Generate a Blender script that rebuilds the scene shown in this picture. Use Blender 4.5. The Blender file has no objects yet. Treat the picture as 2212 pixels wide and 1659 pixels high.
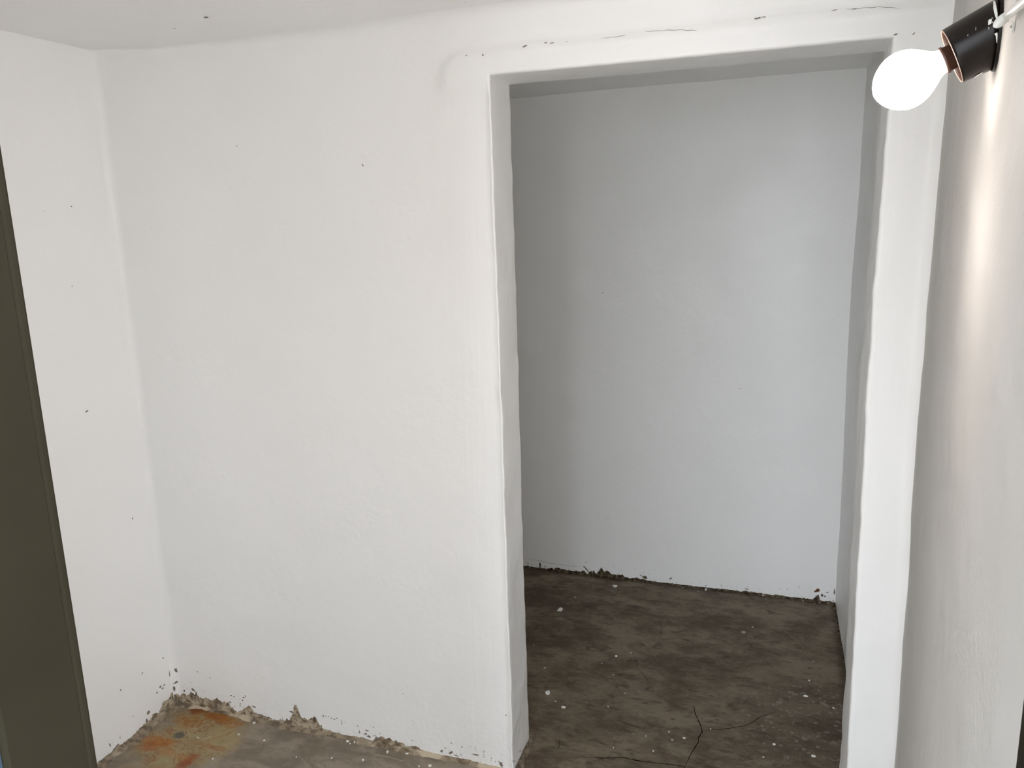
import bpy, bmesh, math, random
from mathutils import Vector, Matrix, noise

# ------------------------------------------------------------------ camera
SC = bpy.context.scene
COL = SC.collection
FPX, EYE = 1686.48, 1.6
FW = Vector((-0.3168, 0.9266, -0.2026)); RT = Vector((0.9478, 0.3175, -0.03)); UP = RT.cross(FW)
cam_d = bpy.data.cameras.new('camera'); cam = bpy.data.objects.new('camera', cam_d); COL.objects.link(cam)
FW.normalize(); RT = FW.cross(UP).normalized(); UP = RT.cross(FW)
M = Matrix((RT, UP, -FW)).transposed().to_4x4(); M.translation = (0, 0, EYE)
cam.matrix_world = M
cam_d.sensor_fit = 'HORIZONTAL'; cam_d.sensor_width = 36; cam_d.lens = 36 * FPX / 2212
cam_d.clip_start = .02
SC.camera = cam

# ------------------------------------------------------------------ sky and exposure
W_ = bpy.data.worlds.new('sky'); SC.world = W_; W_.use_nodes = True
nt = W_.node_tree; nt.nodes.clear()
wo = nt.nodes.new('ShaderNodeOutputWorld'); bg = nt.nodes.new('ShaderNodeBackground')
bg.inputs[0].default_value = (0.88, 0.94, 1.005, 1); bg.inputs[1].default_value = 7.5
nt.links.new(bg.outputs[0], wo.inputs[0])
SC.view_settings.view_transform = 'Standard'; SC.view_settings.look = 'None'
SC.view_settings.exposure = 0.22; SC.view_settings.gamma = 1; SC.view_settings.use_curve_mapping = False
SC.cycles.max_bounces = 12; SC.cycles.diffuse_bounces = 8; SC.cycles.glossy_bounces = 3
SC.cycles.use_adaptive_sampling = True; SC.cycles.adaptive_threshold = .07; SC.cycles.adaptive_min_samples = 24

# ------------------------------------------------------------------ dimensions (metres)
YW, YB = 1.9225, 3.2708            # face of the doorway wall, face of the back room's far wall
XL, XR, XRB = -1.9193, 0.3228, 0.281
ZC = 2.1125
DL, DR, DZ, TH = -0.6875, 0.2124, 1.956, 0.1546     # doorway left, right, head, wall thickness
RS = 0.1257                        # the right wall runs in towards the camera
LS = 0.0123
YN = 0.45                          # inner face of the near wall
def xr_at(y): return XR - RS * (YW - y)
def xl_at(y): return XL - LS * (YW - y)

def ray(x, y):
    return (FW + RT * ((x - 1106) / FPX) - UP * ((y - 829.5) / FPX)).normalized()
E0 = Vector((0, 0, EYE))
def on_floor(x, y): d = ray(x, y); return E0 + d * (-EYE / d.z)
def on_y(x, y, Y): d = ray(x, y); return E0 + d * (Y / d.y)
NR = Vector((-1, RS, 0)).normalized()           # normal of the right wall
PR = Vector((XR, YW, 0))
def on_right(x, y, off=0.0):
    d = ray(x, y); p = PR + NR * off
    return E0 + d * ((p - E0).dot(NR) / d.dot(NR))
NL = Vector((1, -LS, 0)).normalized()
def on_left(x, y):
    d = ray(x, y); p = Vector((XL, YW, 0)); return E0 + d * ((p - E0).dot(NL) / d.dot(NL))

# ------------------------------------------------------------------ helpers
def tag(o, label=None, cat=None, group=None, kind=None):
    if label: o['label'] = label
    if cat: o['category'] = cat
    if group: o['group'] = group
    if kind: o['kind'] = kind
    return o
def link(name, bm, mat, parent=None, smooth=True):
    me = bpy.data.meshes.new(name); bm.normal_update(); bm.to_mesh(me); bm.free()
    if smooth: me.shade_smooth()
    o = bpy.data.objects.new(name, me); COL.objects.link(o)
    if mat: me.materials.append(mat)
    if parent: 
        o.parent = parent
        o.matrix_parent_inverse = Matrix.Translation(-parent.location)
    return o
def struct(name, bm, mat, label=None, parent=None, smooth=True):
    o = link(name, bm, mat, parent, smooth); o['kind'] = 'structure'
    if label: o['label'] = label
    return o
def empty(name, loc, label, cat, group=None):
    o = bpy.data.objects.new(name, None); COL.objects.link(o); o.location = loc; o.empty_display_size = .03
    return tag(o, label, cat, group)
def sstep(a, b, x):
    t = max(0, min(1, (x - a) / (b - a))); return t * t * (3 - 2 * t)
def n1(p, s, o=0): return noise.noise(Vector((p[0] * s + o, p[1] * s + o * 1.7, p[2] * s - o)))

# hand-trowelled unevenness: one field for the whole room so that faces stay joined
def warp(p, amp=1.0):
    p = Vector(p)
    v = noise.noise_vector(p * 1.7 + Vector((3.1, 7.7, 1.3))) * .0035
    v += noise.noise_vector(p * 6.0 + Vector((13.1, 2.7, 5.3))) * .0022
    v += noise.noise_vector(p * 21. + Vector((1.1, 12.7, 9.3))) * .0008
    k = sstep(0.0, .05, p.z)                     # calmer where it meets the floor
    v.x *= amp; v.y *= amp; v.z *= .6 * k
    # the right-hand corner bellies out at mid height
    b = math.exp(-((p.z - 1.2) / .45) ** 2) * .008 * sstep(-.1, .15, p.x) * sstep(1.0, 1.6, p.y)
    v.x -= b
    # ceiling is a touch higher in the left corner and dips in the middle
    c = sstep(2.0, 2.11, p.z)
    v.z += c * (.014 * math.exp(-((p.x - XL) / .18) ** 2) - .008 * math.exp(-((p.x + 1.15) / .35) ** 2))
    return p + v

def lines(a, b, step, extra=()):
    n = max(1, round((b - a) / step)); L = [a + (b - a) * i / n for i in range(n + 1)]
    for e in extra:
        if a < e < b:
            L = [v for v in L if abs(v - e) > step * .35 or v in (a, b)]
    L += [e for e in extra if a < e < b]
    return sorted(set(L))
def around(e, r, k=6): return [e + s * r * (i / k) ** 1.4 for i in range(0, k + 1) for s in (-1, 1)]
def fil(d, r):
    if d >= r: return 0
    d = max(d, 0); return r - math.sqrt(max(0, r * r - (r - d) ** 2))

def sheet(bm, us, vs, fn, hole=None):
    g = [[bm.verts.new(fn(u, v)) for v in vs] for u in us]
    for i in range(len(us) - 1):
        for j in range(len(vs) - 1):
            if hole and hole((us[i] + us[i + 1]) / 2, (vs[j] + vs[j + 1]) / 2): continue
            bm.faces.new((g[i][j], g[i + 1][j], g[i + 1][j + 1], g[i][j + 1]))
    for row in g:
        for v in row:
            if not v.link_faces: bm.verts.remove(v)
    return g
def box(bm, x0, x1, y0, y1, z0, z1):
    vs = [bm.verts.new((x, y, z)) for x in (x0, x1) for y in (y0, y1) for z in (z0, z1)]
    for f in ((0, 1, 3, 2), (4, 6, 7, 5), (0, 4, 5, 1), (2, 3, 7, 6), (0, 2, 6, 4), (1, 5, 7, 3)):
        bm.faces.new([vs[i] for i in f])
    return vs

# ------------------------------------------------------------------ node helper
class N:
    def __init__(s, name):
        s.m = bpy.data.materials.new(name); s.m.use_nodes = True; s.t = s.m.node_tree; s.t.nodes.clear()
        s.out = s.t.nodes.new('ShaderNodeOutputMaterial'); s.b = s.t.nodes.new('ShaderNodeBsdfPrincipled')
        s.t.links.new(s.b.outputs[0], s.out.inputs[0])
        s.tc = s.t.nodes.new('ShaderNodeTexCoord').outputs['Object']
    def set(s, n, v):
        i = s.b.inputs[n]
        if isinstance(v, bpy.types.NodeSocket): s.t.links.new(v, i)
        else: i.default_value = v
    def _in(s, i, v):
        if isinstance(v, bpy.types.NodeSocket): s.t.links.new(v, i)
        elif v is not None: i.default_value = v
    def math(s, op, a, b=None, clamp=False):
        n = s.t.nodes.new('ShaderNodeMath'); n.operation = op; n.use_clamp = clamp
        s._in(n.inputs[0], a); s._in(n.inputs[1], b); return n.outputs[0]
    def map(s, sc=(1, 1, 1), lo=(0, 0, 0), rot=(0, 0, 0), src=None):
        n = s.t.nodes.new('ShaderNodeMapping'); s._in(n.inputs[0], src or s.tc)
        n.inputs['Scale'].default_value = sc; n.inputs['Location'].default_value = lo; n.inputs['Rotation'].default_value = rot
        return n.outputs[0]
    def noise(s, scale, detail=4, rough=.55, vec=None, dist=0):
        n = s.t.nodes.new('ShaderNodeTexNoise'); s._in(n.inputs['Vector'], vec or s.tc)
        n.inputs['Scale'].default_value = scale; n.inputs['Detail'].default_value = detail
        n.inputs['Roughness'].default_value = rough; n.inputs['Distortion'].default_value = dist
        return n.outputs['Fac']
    def voro(s, scale, vec=None, feature='F1'):
        n = s.t.nodes.new('ShaderNodeTexVoronoi'); n.feature = feature; s._in(n.inputs['Vector'], vec or s.tc)
        n.inputs['Scale'].default_value = scale; return n.outputs['Distance']
    def step(s, v, a, b, lo=0, hi=1):
        n = s.t.nodes.new('ShaderNodeMapRange'); n.interpolation_type = 'SMOOTHSTEP'
        s._in(n.inputs['Value'], v); n.inputs['From Min'].default_value = a; n.inputs['From Max'].default_value = b
        n.inputs['To Min'].default_value = lo; n.inputs['To Max'].default_value = hi; return n.outputs[0]
    def mix(s, f, a, b):
        n = s.t.nodes.new('ShaderNodeMix'); n.data_type = 'RGBA'
        s._in(n.inputs[0], f)
        for i, v in ((6, a), (7, b)):
            if isinstance(v, bpy.types.NodeSocket): s.t.links.new(v, n.inputs[i])
            else: n.inputs[i].default_value = (*v, 1)
        return n.outputs[2]
    def xyz(s, v=None):
        n = s.t.nodes.new('ShaderNodeSeparateXYZ'); s._in(n.inputs[0], v or s.tc); return n.outputs
    def blob(s, c, r, wob=.5, ns=18, vec=None, seed=0):
        """soft ragged spot of radii r about point c"""
        v = s.map(sc=(1 / r[0], 1 / r[1], 1 / r[2]), lo=(-c[0] / r[0], -c[1] / r[1], -c[2] / r[2]), src=vec)
        n = s.t.nodes.new('ShaderNodeVectorMath'); n.operation = 'LENGTH'; s.t.links.new(v, n.inputs[0])
        w = s.math('MULTIPLY', s.math('SUBTRACT', s.noise(ns, 4, .6, s.map(lo=(seed, seed, 0))), .5), wob * 3.6)
        return s.math('ADD', n.outputs['Value'], w)
    def bump(s, h, strength=.3, dist=.002, prev=None):
        n = s.t.nodes.new('ShaderNodeBump'); s._in(n.inputs['Height'], h)
        n.inputs['Strength'].default_value = strength; n.inputs['Distance'].default_value = dist
        if prev: s.t.links.new(prev, n.inputs['Normal'])
        return n.outputs[0]

def srgb(r, g, b):
    f = lambda c: (c / 12.92 if c <= .04045 else ((c + .055) / 1.055) ** 2.4)
    return (f(r / 255), f(g / 255), f(b / 255))
def plain(name, c, rough=.5, spec=.5, nscale=60, nb=.0, metal=0):
    m = N(name); k = m.noise(nscale, 3)
    m.set('Base Color', m.mix(k, tuple(v * .9 for v in c), tuple(min(1, v * 1.08) for v in c)))
    m.set('Roughness', rough); m.set('Specular IOR Level', spec); m.set('Metallic', metal)
    if nb: m.set('Normal', m.bump(k, nb, .001))
    return m.m

# ------------------------------------------------------------------ materials
def wall_paint(name, base=True, streak=True, rough_spots=False, c0=(.905, .902, .892), c1=(.922, .918, .909)):
    m = N(name)
    big = m.noise(1.3, 3, .5)
    col = m.mix(big, c0, c1)
    z = m.xyz()[2]; x = m.xyz()[0]
    if base:   # tiny chips where the paint lets go near the floor, and scuffs
        sp = m.noise(85, 3, .7, m.map((1, 1, .7)))
        cl = m.noise(5.5, 2, .5, m.map(lo=(4, 1, 3)))
        low = m.math('ADD', m.step(z, .13, .01, 0, .115), m.math('MULTIPLY', m.step(cl, .45, .7), .05))
        ok = m.step(z, .2, .08)
        msk = m.math('MULTIPLY', m.step(m.math('ADD', sp, m.math('MULTIPLY', low, ok)), .765, .79), ok)
        col = m.mix(msk, col, srgb(128, 120, 108))
    # rare pinholes
    ph = m.math('MULTIPLY', m.step(m.voro(11, m.map(lo=(.3, .7, .1))), .035, .02), m.step(m.noise(2.5, 1), .5, .62))
    col = m.mix(m.math('MULTIPLY', ph, .55), col, (.25, .24, .22))
    m.set('Base Color', col)
    if rough_spots: m.set('Roughness', m.step(m.noise(9, 3), .3, .7, .68, .8)); m.set('Specular IOR Level', .12)
    else: m.set('Roughness', m.step(m.noise(9, 3), .3, .7, .36, .5)); m.set('Specular IOR Level', .4)
    h1 = m.noise(7, 1, .5)
    h2 = m.noise(42, 2, .62)
    lump = m.step(m.voro(16, m.map((1, 1, .8), lo=(.4, .2, .9))), .22, .02)
    lump = m.math('MULTIPLY', lump, m.step(big, .52, .62))
    st = m.noise(60, 1, .6, m.map((1, 1, .05)))
    h = m.math('ADD', m.math('MULTIPLY', h1, 1.6), m.math('MULTIPLY', h2, .32))
    h = m.math('ADD', h, m.math('MULTIPLY', lump, .22))
    if streak:
        near = m.math('MAXIMUM', m.step(m.math('ABSOLUTE', m.math('ADD', x, .75)), .13, .03),
                      m.step(m.math('ABSOLUTE', m.math('SUBTRACT', x, .24)), .12, .03))
        h = m.math('ADD', h, m.math('MULTIPLY', m.math('MULTIPLY', st, m.math('ADD', m.math('MULTIPLY', near, .30), .03)), 1))
    if base:
        rr = m.noise(75, 2, .65)
        h = m.math('ADD', h, m.math('MULTIPLY', m.math('MULTIPLY', rr, m.step(z, .22, .02)), .45))
    if rough_spots:
        rr = m.math('MULTIPLY', m.noise(110, 4, .7), m.step(m.noise(3.2, 2, vec=m.map(lo=(2, 2, 5))), .45, .62))
        h = m.math('ADD', h, m.math('MULTIPLY', rr, .60))
    m.set('Normal', m.bump(h, .6, .0048))
    return m.m
M_wall = wall_paint('white_plaster_paint')
M_wall_r = wall_paint('shaded_plaster_paint_pitted', base=False, streak=False, rough_spots=True, c0=(.610, .597, .574), c1=(.640, .628, .606))  # right wall's shade is put into this greyer copy of the white paint
M_ceil = wall_paint('white_ceiling_paint', base=False, streak=False)
M_back = wall_paint('white_back_room_paint', streak=False)

def bare_plaster():
    m = N('bare_plaster'); k = m.noise(26, 5, .65); k2 = m.noise(70, 3, .6, m.map(lo=(3, 3, 3)))
    c = m.mix(m.step(k, .42, .58), srgb(120, 106, 90), srgb(186, 172, 150))
    c = m.mix(m.step(k2, .55, .7), c, srgb(88, 74, 60))
    m.set('Base Color', c); m.set('Roughness', .95); m.set('Specular IOR Level', .1)
    m.set('Normal', m.bump(k2, .8, .003)); return m.m
M_bare = bare_plaster()
def dark_dirt():
    m = N('dark_dirt'); k = m.noise(60, 5, .65)
    m.set('Base Color', m.mix(m.step(k, .4, .62), srgb(58, 46, 34), srgb(112, 102, 86)))
    m.set('Roughness', .95); m.set('Specular IOR Level', .1); m.set('Normal', m.bump(k, .8, .003)); return m.m
M_dirt = dark_dirt()
M_rustdirt = plain('rusty_dirt', srgb(96, 66, 46), .95, .1, 80, .6)
M_crack = plain('crack_dark', srgb(34, 26, 18), .95, .1, 90)
M_crackf = plain('crack_faint', srgb(58, 46, 34), .95, .1, 90)
M_crackw = plain('hairline_grey', srgb(150, 148, 142), .9, .1, 90)
M_chipw = plain('exposed_grey', srgb(126, 118, 108), .9, .1, 90)
M_flake = plain('flaked_white_paint', (.74, .74, .70), .6, .3, 200)
M_flaked = plain('dusty_paint', srgb(160, 152, 136), .8, .2, 200)

def floor_mat():
    m = N('brown_concrete'); z = m.xyz(); x, y = z[0], z[1]
    mp = m.map((1, 1.55, 1), rot=(0, 0, math.radians(8)))
    a = m.noise(3.2, 6, .6, mp, .5); b = m.noise(11, 6, .65, mp, .4); c3 = m.noise(48, 4, .65, m.map((1, 2, 1), lo=(2, 5, 1)))
    f = m.math('ADD', m.math('MULTIPLY', a, .50), m.math('ADD', m.math('MULTIPLY', b, .35), m.math('MULTIPLY', c3, .15)))
    col = m.mix(m.step(f, .40, .60), (.086, .065, .043), (.200, .162, .114))
    # dark blotches
    bl = m.noise(15, 5, .7, m.map((.8, 2.0, 1), lo=(7, 2, 0)), .7)
    col = m.mix(m.math('MULTIPLY', m.step(bl, .55, .64), .6), col, (.040, .028, .018))
    st2 = m.noise(30, 6, .7, m.map((.9, 1.7, 1), lo=(1, 7, 0)), .8)
    col = m.mix(m.math('MULTIPLY', m.step(st2, .56, .66), .45), col, (.045, .032, .022))
    col = m.mix(m.math('MULTIPLY', m.step(st2, .44, .34), .35), col, (.205, .168, .122))
    # worn pale rings in the near right of the back room
    p = on_floor(1735, 1560)
    reg = m.step(m.blob((p.x, p.y, 0), (.22, .30, 1), .25, 6), 1.15, .5)
    vv = m.voro(34, m.map((1, 1.1, 1), src=None)); v2 = m.noise(26, 4, .7, m.map(lo=(1, 9, 0)))
    pale = m.math('MULTIPLY', reg, m.math('MAXIMUM', m.step(vv, .26, .16), m.step(v2, .56, .64)))
    col = m.mix(m.math('MULTIPLY', reg, .35), col, (.046, .036, .026))
    col = m.mix(m.math('MULTIPLY', pale, .6), col, (.27, .235, .19))
    # front floor is paler: shade behind the doorway is put into the floor colours
    front = m.step(m.math('ADD', y, m.math('MULTIPLY', m.noise(9, 3), .05)), YW + .12, YW - .02)
    front = m.math('MULTIPLY', front, m.step(x, DL + .05, DL - .03))
    fc = m.mix(m.step(m.noise(8, 6, .65, m.map((1, 1.6, 1), rot=(0, 0, -.2)), .8), .38, .62), (.195, .162, .122), (.310, .266, .212))
    fc = m.mix(m.math('MULTIPLY', m.step(m.noise(34, 5, .7, m.map((1, 1.5, 1), lo=(2, 2, 0)), .6), .56, .66), .45), fc, (.115, .088, .062))
    col = m.mix(m.math('MULTIPLY', front, .78), col, fc)
    # rust and yellowed sealer in the left corner
    def P(px, py): q = on_floor(px, py); return (q.x, q.y, 0)
    yel = m.step(m.blob(P(420, 1590), (.20, .26, 1), .35, 9), 1.05, .45)
    col = m.mix(m.math('MULTIPLY', yel, .75), col, m.mix(m.noise(16, 4, .6, m.map(lo=(3, 1, 0))), srgb(122, 100, 48), srgb(176, 160, 116)))
    for (px, py, rx, ry, k, w, cc, sd) in (
            (345, 1602, .075, .035, .85, .5, (156, 98, 28), 1), (318, 1612, .05, .03, .7, .5, (146, 80, 24), 2),
            (405, 1643, .030, .045, .95, .5, (132, 70, 30), 3), (430, 1535, .060, .025, .9, .6, (122, 66, 26), 4),
            (470, 1550, .075, .028, .8, .6, (146, 84, 28), 5), (410, 1556, .07, .05, .7, .6, (150, 106, 46), 6),
            (380, 1630, .13, .020, .6, .8, (156, 108, 54), 7), (500, 1562, .06, .03, .6, .6, (150, 98, 36), 8),
            (440, 1610, .10, .016, .55, .9, (136, 92, 40), 9)):
        q = P(px, py)
        s = m.step(m.blob(q, (rx, ry, 1), w, 22, seed=sd), 1.0, .35)
        col = m.mix(m.math('MULTIPLY', s, k), col, srgb(*cc))
    vn = m.math('ABSOLUTE', m.math('SUBTRACT', m.noise(7, 5, .6, m.map((1, 1.3, 1), rot=(0, 0, .5), lo=(4, 2, 0)), 1.6), .5))
    vein = m.math('MULTIPLY', m.step(vn, .022, .004), yel)
    col = m.mix(m.math('MULTIPLY', vein, .65), col, srgb(120, 62, 22))
    tn = m.math('MULTIPLY', m.step(m.noise(12, 5, .65, m.map(lo=(6, 6, 0)), 1.0), .54, .66), yel)
    col = m.mix(m.math('MULTIPLY', tn, .6), col, srgb(140, 92, 34))
    wh = m.math('MULTIPLY', m.step(m.noise(17, 5, .7, m.map((1, 1.8, 1), lo=(1, 5, 0)), 1.0), .60, .68), yel)
    col = m.mix(m.math('MULTIPLY', wh, .5), col, srgb(176, 168, 146))
    q = P(387, 1588); col = m.mix(m.step(m.blob(q, (.022, .022, 1), .3, 30), 1.1, .5), col, srgb(92, 88, 76))
    # ground-in dirt in the angle between floor and walls
    e = m.math('ABSOLUTE', m.math('SUBTRACT', y, YB - .012))
    edge = m.step(m.math('ADD', e, m.math('MULTIPLY', m.noise(20, 3), .03)), .045, .012)
    e2 = m.math('ADD', m.math('ABSOLUTE', m.math('SUBTRACT', x, XRB)), m.math('MULTIPLY', m.noise(20, 3), .03))
    edge = m.math('MAXIMUM', edge, m.math('MULTIPLY', m.step(e2, .05, .015), m.step(y, YW + .1, YW + .2)))
    col = m.mix(m.math('MULTIPLY', edge, .7), col, srgb(52, 40, 28))
    # fine grit
    g = m.step(m.voro(70, m.map(lo=(.3, .3, 0))), .075, .04)
    col = m.mix(m.math('MULTIPLY', m.math('MULTIPLY', g, m.step(m.noise(6, 2), .5, .6)), .5), col, (.30, .28, .24))
    g = m.step(m.voro(46, m.map((1, 1.6, 1), lo=(5.3, 2.3, 0))), .10, .05)
    col = m.mix(m.math('MULTIPLY', m.math('MULTIPLY', g, m.step(m.noise(5, 2, vec=m.map(lo=(4, 4, 0))), .48, .58)), .6), col, (.025, .02, .015))
    m.set('Base Color', col)
    gl = m.math('MULTIPLY', yel, .28)
    m.set('Roughness', m.math('SUBTRACT', .66, gl)); m.set('Specular IOR Level', .3)
    m.set('Normal', m.bump(m.math('ADD', c3, b), .35, .002))
    return m.m
M_floor = floor_mat()

# ------------------------------------------------------------------ floor
bm = bmesh.new()
def ffn(u, v):
    p = Vector((u, v, 0)); w = .0035 * n1(p, 2.2, 4) + .0015 * n1(p, 9, 2)
    d = abs(v - YW) if u < DL else 9
    return Vector((u, v, w))
sheet(bm, lines(-3.7, .6, .03), lines(.0, YB + .1, .03), ffn)
floor = struct('floor', bm, M_floor, 'brown worn concrete floor with rust stain in the left corner')

# ------------------------------------------------------------------ wall with the doorway
# lintel band: plaster patch above the door that stands a few millimetres proud
_lz = [(on_y(px, py, YW).x, on_y(px, py, YW).z) for px, py in ((950, 152), (985, 122), (1060, 112), (1135, 103), (1180, 94), (1250, 92), (1380, 76), (1520, 58), (1650, 42), (1760, 30), (1955, 16), (2060, 8))]
def lint_z(x):
    for (a, za), (b, zb) in zip(_lz, _lz[1:]):
        if x <= b: return za + (zb - za) * max(0, (x - a) / (b - a))
    return _lz[-1][1]
def lint(x, z):
    t = lint_z(x) + .003 * n1((x, 0, z), 22, 3)
    k = sstep(t + .004, t - .008, z) * sstep(_lz[0][0] - .008, _lz[0][0] + .015, x) 
    k *= sstep(DZ - .06, DZ - .0, z) if x < DL else 1
    ridge = math.exp(-((z - t) / .0065) ** 2) * sstep(_lz[0][0], _lz[0][0] + .02, x)
    return .0085 * k + .0075 * ridge
RC = .028
def wfn(u, v, front=True):
    y = YW
    if front:
        y -= fil(u - XL, .022) + fil(XR - u, RC) + fil(ZC - v, .03 * sstep(XL + .1, -1.0, u) + .004)
        y -= lint(u, v)
    return Vector((u, y, v))
bm = bmesh.new(); box(bm, -3.7, XL - .02, YW, YW + TH, 0, ZC)
struct('wall_partition', bm, M_back, 'wall of the back room beyond the left corner', smooth=False)
bm = bmesh.new()
xs = lines(XL, DL, .011, [XL + .022 * (i / 6) ** 1.5 for i in range(1, 7)]) + lines(DL, DR, .011)[1:-1] + lines(DR, XR, .011, [XR - RC * (i / 7) ** 1.5 for i in range(1, 8)])
zs = lines(0, DZ, .011)[:-1] + lines(DZ, ZC, .011, [ZC - .034 * (i / 6) ** 1.5 for i in range(1, 7)])
hole = lambda u, v: DL < u < DR and v < DZ
sheet(bm, xs, zs, lambda u, v: wfn(u, v), hole)
xb = [v for v in xs if XL < v < XR]
sheet(bm, xs, zs, lambda u, v: Vector((u, YW + TH, v)), hole)
ys = lines(YW, YW + TH, .011)
zd = [v for v in zs if v <= DZ]; xd = [v for v in xs if DL <= v <= DR]
ed = lambda u, v: 0
for X in (DL, DR):
    sheet(bm, ys, zd, lambda u, v: Vector((X, u if u > YW + .0001 else YW - lint(X, v), v)))
sheet(bm, ys, xd, lambda u, v: Vector((v, u if u > YW + .0001 else YW - lint(v, DZ), DZ)))
bmesh.ops.remove_doubles(bm, verts=bm.verts, dist=.0008)
bmesh.ops.recalc_face_normals(bm, faces=bm.faces)
def arris(e):
    a, b = e.verts[0].co, e.verts[1].co
    if not ((a.y < YW + .0001 and b.y < YW + .0001) or min(a.y, b.y) > YW + TH - .0001): return False
    for X in (DL, DR):
        if abs(a.x - X) < 1e-4 and abs(b.x - X) < 1e-4 and max(a.z, b.z) < DZ + 1e-4: return True
    return abs(a.z - DZ) < 1e-4 and abs(b.z - DZ) < 1e-4 and min(a.x, b.x) > DL - 1e-4 and max(a.x, b.x) < DR + 1e-4
es = [e for e in bm.edges if arris(e)]
bmesh.ops.bevel(bm, geom=es, offset=.0075, segments=4, profile=.5, affect='EDGES', clamp_overlap=False)
for v in bm.verts:
    # hand-made arrises wander a little more than the flat faces
    q = v.co.copy(); c = warp(q)
    k = max(math.exp(-((q.x - DL) / .03) ** 2), math.exp(-((q.x - DR) / .03) ** 2)) if q.z < DZ + .02 else 0
    c.x += k * (.0016 * n1(q, 9, 5) + .0016 * n1(q, 27, 8))
    v.co = c
bmesh.ops.recalc_face_normals(bm, faces=bm.faces)
wall_front = struct('wall_front', bm, M_wall, 'white painted plaster wall with an open doorway')

# ------------------------------------------------------------------ other walls and ceiling
def wallsheet(name, us, vs, fn, mat, label, w=True):
    b = bmesh.new(); sheet(b, us, vs, lambda u, v: warp(fn(u, v)) if w else fn(u, v))
    return struct(name, b, mat, label)
wall_left = wallsheet('wall_left', lines(YN - .1, YW + .02, .02), lines(0, ZC, .02), lambda u, v: Vector((xl_at(u), u, v)), M_wall, 'white painted side wall left of the doorway')
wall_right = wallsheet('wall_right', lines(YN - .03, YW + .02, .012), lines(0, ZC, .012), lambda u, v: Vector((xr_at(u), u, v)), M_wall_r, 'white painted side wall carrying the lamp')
ceiling = wallsheet('ceiling', lines(-3.7, .6, .02), lines(.2, YB + .1, .02), lambda u, v: Vector((u, v, ZC)), M_ceil, 'white painted ceiling')
wall_back = wallsheet('wall_back', lines(-3.62, XRB + .02, .015), lines(0, ZC, .015), lambda u, v: Vector((u, YB, v)), M_back, 'white wall of the room behind the doorway')
wallsheet('wall_back_right', lines(YW + TH - .01, YB + .02, .015), lines(0, ZC, .015), lambda u, v: Vector((XRB + .008 * (YB - u), u, v)), M_back, 'right side wall of the back room')
wallsheet('wall_back_left', lines(YW + TH - .01, YB + .02, .03), lines(0, ZC, .03), lambda u, v: Vector((-3.6, u, v)), M_back, 'left side wall of the back room')

# near wall: the viewer stands in its doorway, which lets the daylight in
bm = bmesh.new()
PX0 = -.546                                     # clear edge of the near door post
NX = xr_at(YN) + .0
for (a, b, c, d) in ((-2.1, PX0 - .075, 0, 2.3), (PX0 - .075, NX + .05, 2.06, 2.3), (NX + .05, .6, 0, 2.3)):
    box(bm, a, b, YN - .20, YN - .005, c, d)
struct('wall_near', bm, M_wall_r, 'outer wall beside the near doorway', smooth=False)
bm = bmesh.new(); box(bm, -6, 6, -8, 0.0, -.02, 0.0)
yard = struct('floor_outside', bm, plain('yard_concrete', (.62, .61, .58), .9, .2, 3), 'pale concrete ground outside', smooth=False)

bm = bmesh.new(); box(bm, -1.9, -1.7, -5.0, YN - .20, 0, 3.2)  # added unseen wall, keeps daylight from the left off the right wall
struct('wall_outside_blocker', bm, plain('dark_blocker', (.06, .055, .05), .9, .2, 6), 'added dark wall out of view, blocking daylight from the left', smooth=False)

bm = bmesh.new(); box(bm, .25, 2.8, -4.2, -4.0, 0, 3.4)  # added unseen wall, lowers the sky light reaching the doorway wall
struct('wall_opposite_blocker', bm, plain('grey_blocker', (.36, .36, .35), .9, .2, 6), 'added grey wall out of view, cutting the sky light across the yard', smooth=False)

# ------------------------------------------------------------------ near door frame (olive)
M_olive = N('olive_gloss_paint')
k = M_olive.noise(5, 4, .6)
cc = M_olive.mix(k, (.0125, .0108, .0060), (.024, .0205, .0125))
ck = M_olive.step(M_olive.noise(55, 3, .7), .70, .74)
M_olive.set('Base Color', M_olive.mix(ck, cc, (.012, .010, .008)))
M_olive.set('Roughness', .7); M_olive.set('Specular IOR Level', .1); M_olive.set('Normal', M_olive.bump(M_olive.noise(30, 3), .15, .002))
M_olive = M_olive.m
M_steel = plain('blue_grey_paint', (.026, .040, .060), .6, .3, 8)
def profile_post(name, prof, z0, z1, mat, label, parent=None):
    b = bmesh.new(); zz = lines(z0, z1, .02)
    rings = [[b.verts.new((x + .0006 * n1((x, y, z), 4, 3), y, z)) for x, y in prof] for z in zz]
    n = len(prof)
    for r0, r1 in zip(rings, rings[1:]):
        for i in range(n): b.faces.new((r0[i], r0[(i + 1) % n], r1[(i + 1) % n], r1[i]))
    b.faces.new(rings[0]); b.faces.new(rings[-1])
    bmesh.ops.recalc_face_normals(b, faces=b.faces)
    o = link(name, b, mat, parent, smooth=False)
    if not parent: o['kind'] = 'structure'
    if label: o['label'] = label
    return o
x0 = PX0; y1 = YN; y0 = .372
prof = [(x0 - .072, y0), (x0 - .004, y0), (x0 - .001, y0 + .001), (x0, y0 + .004), (x0, y1 - .010), (x0 - .0004, y1 - .0092), (x0 - .0002, y1 - .0082), (x0 + .0002, y1 - .006), (x0 + .0002, y1 - .003), (x0 - .0004, y1 - .001), (x0 - .0018, y1 - .0002), (x0 - .005, y1), (x0 - .072, y1)]
door_frame = profile_post('door_1', prof, 0, 2.06, M_olive, 'dark olive painted door frame standing nearest on the left')
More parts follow.
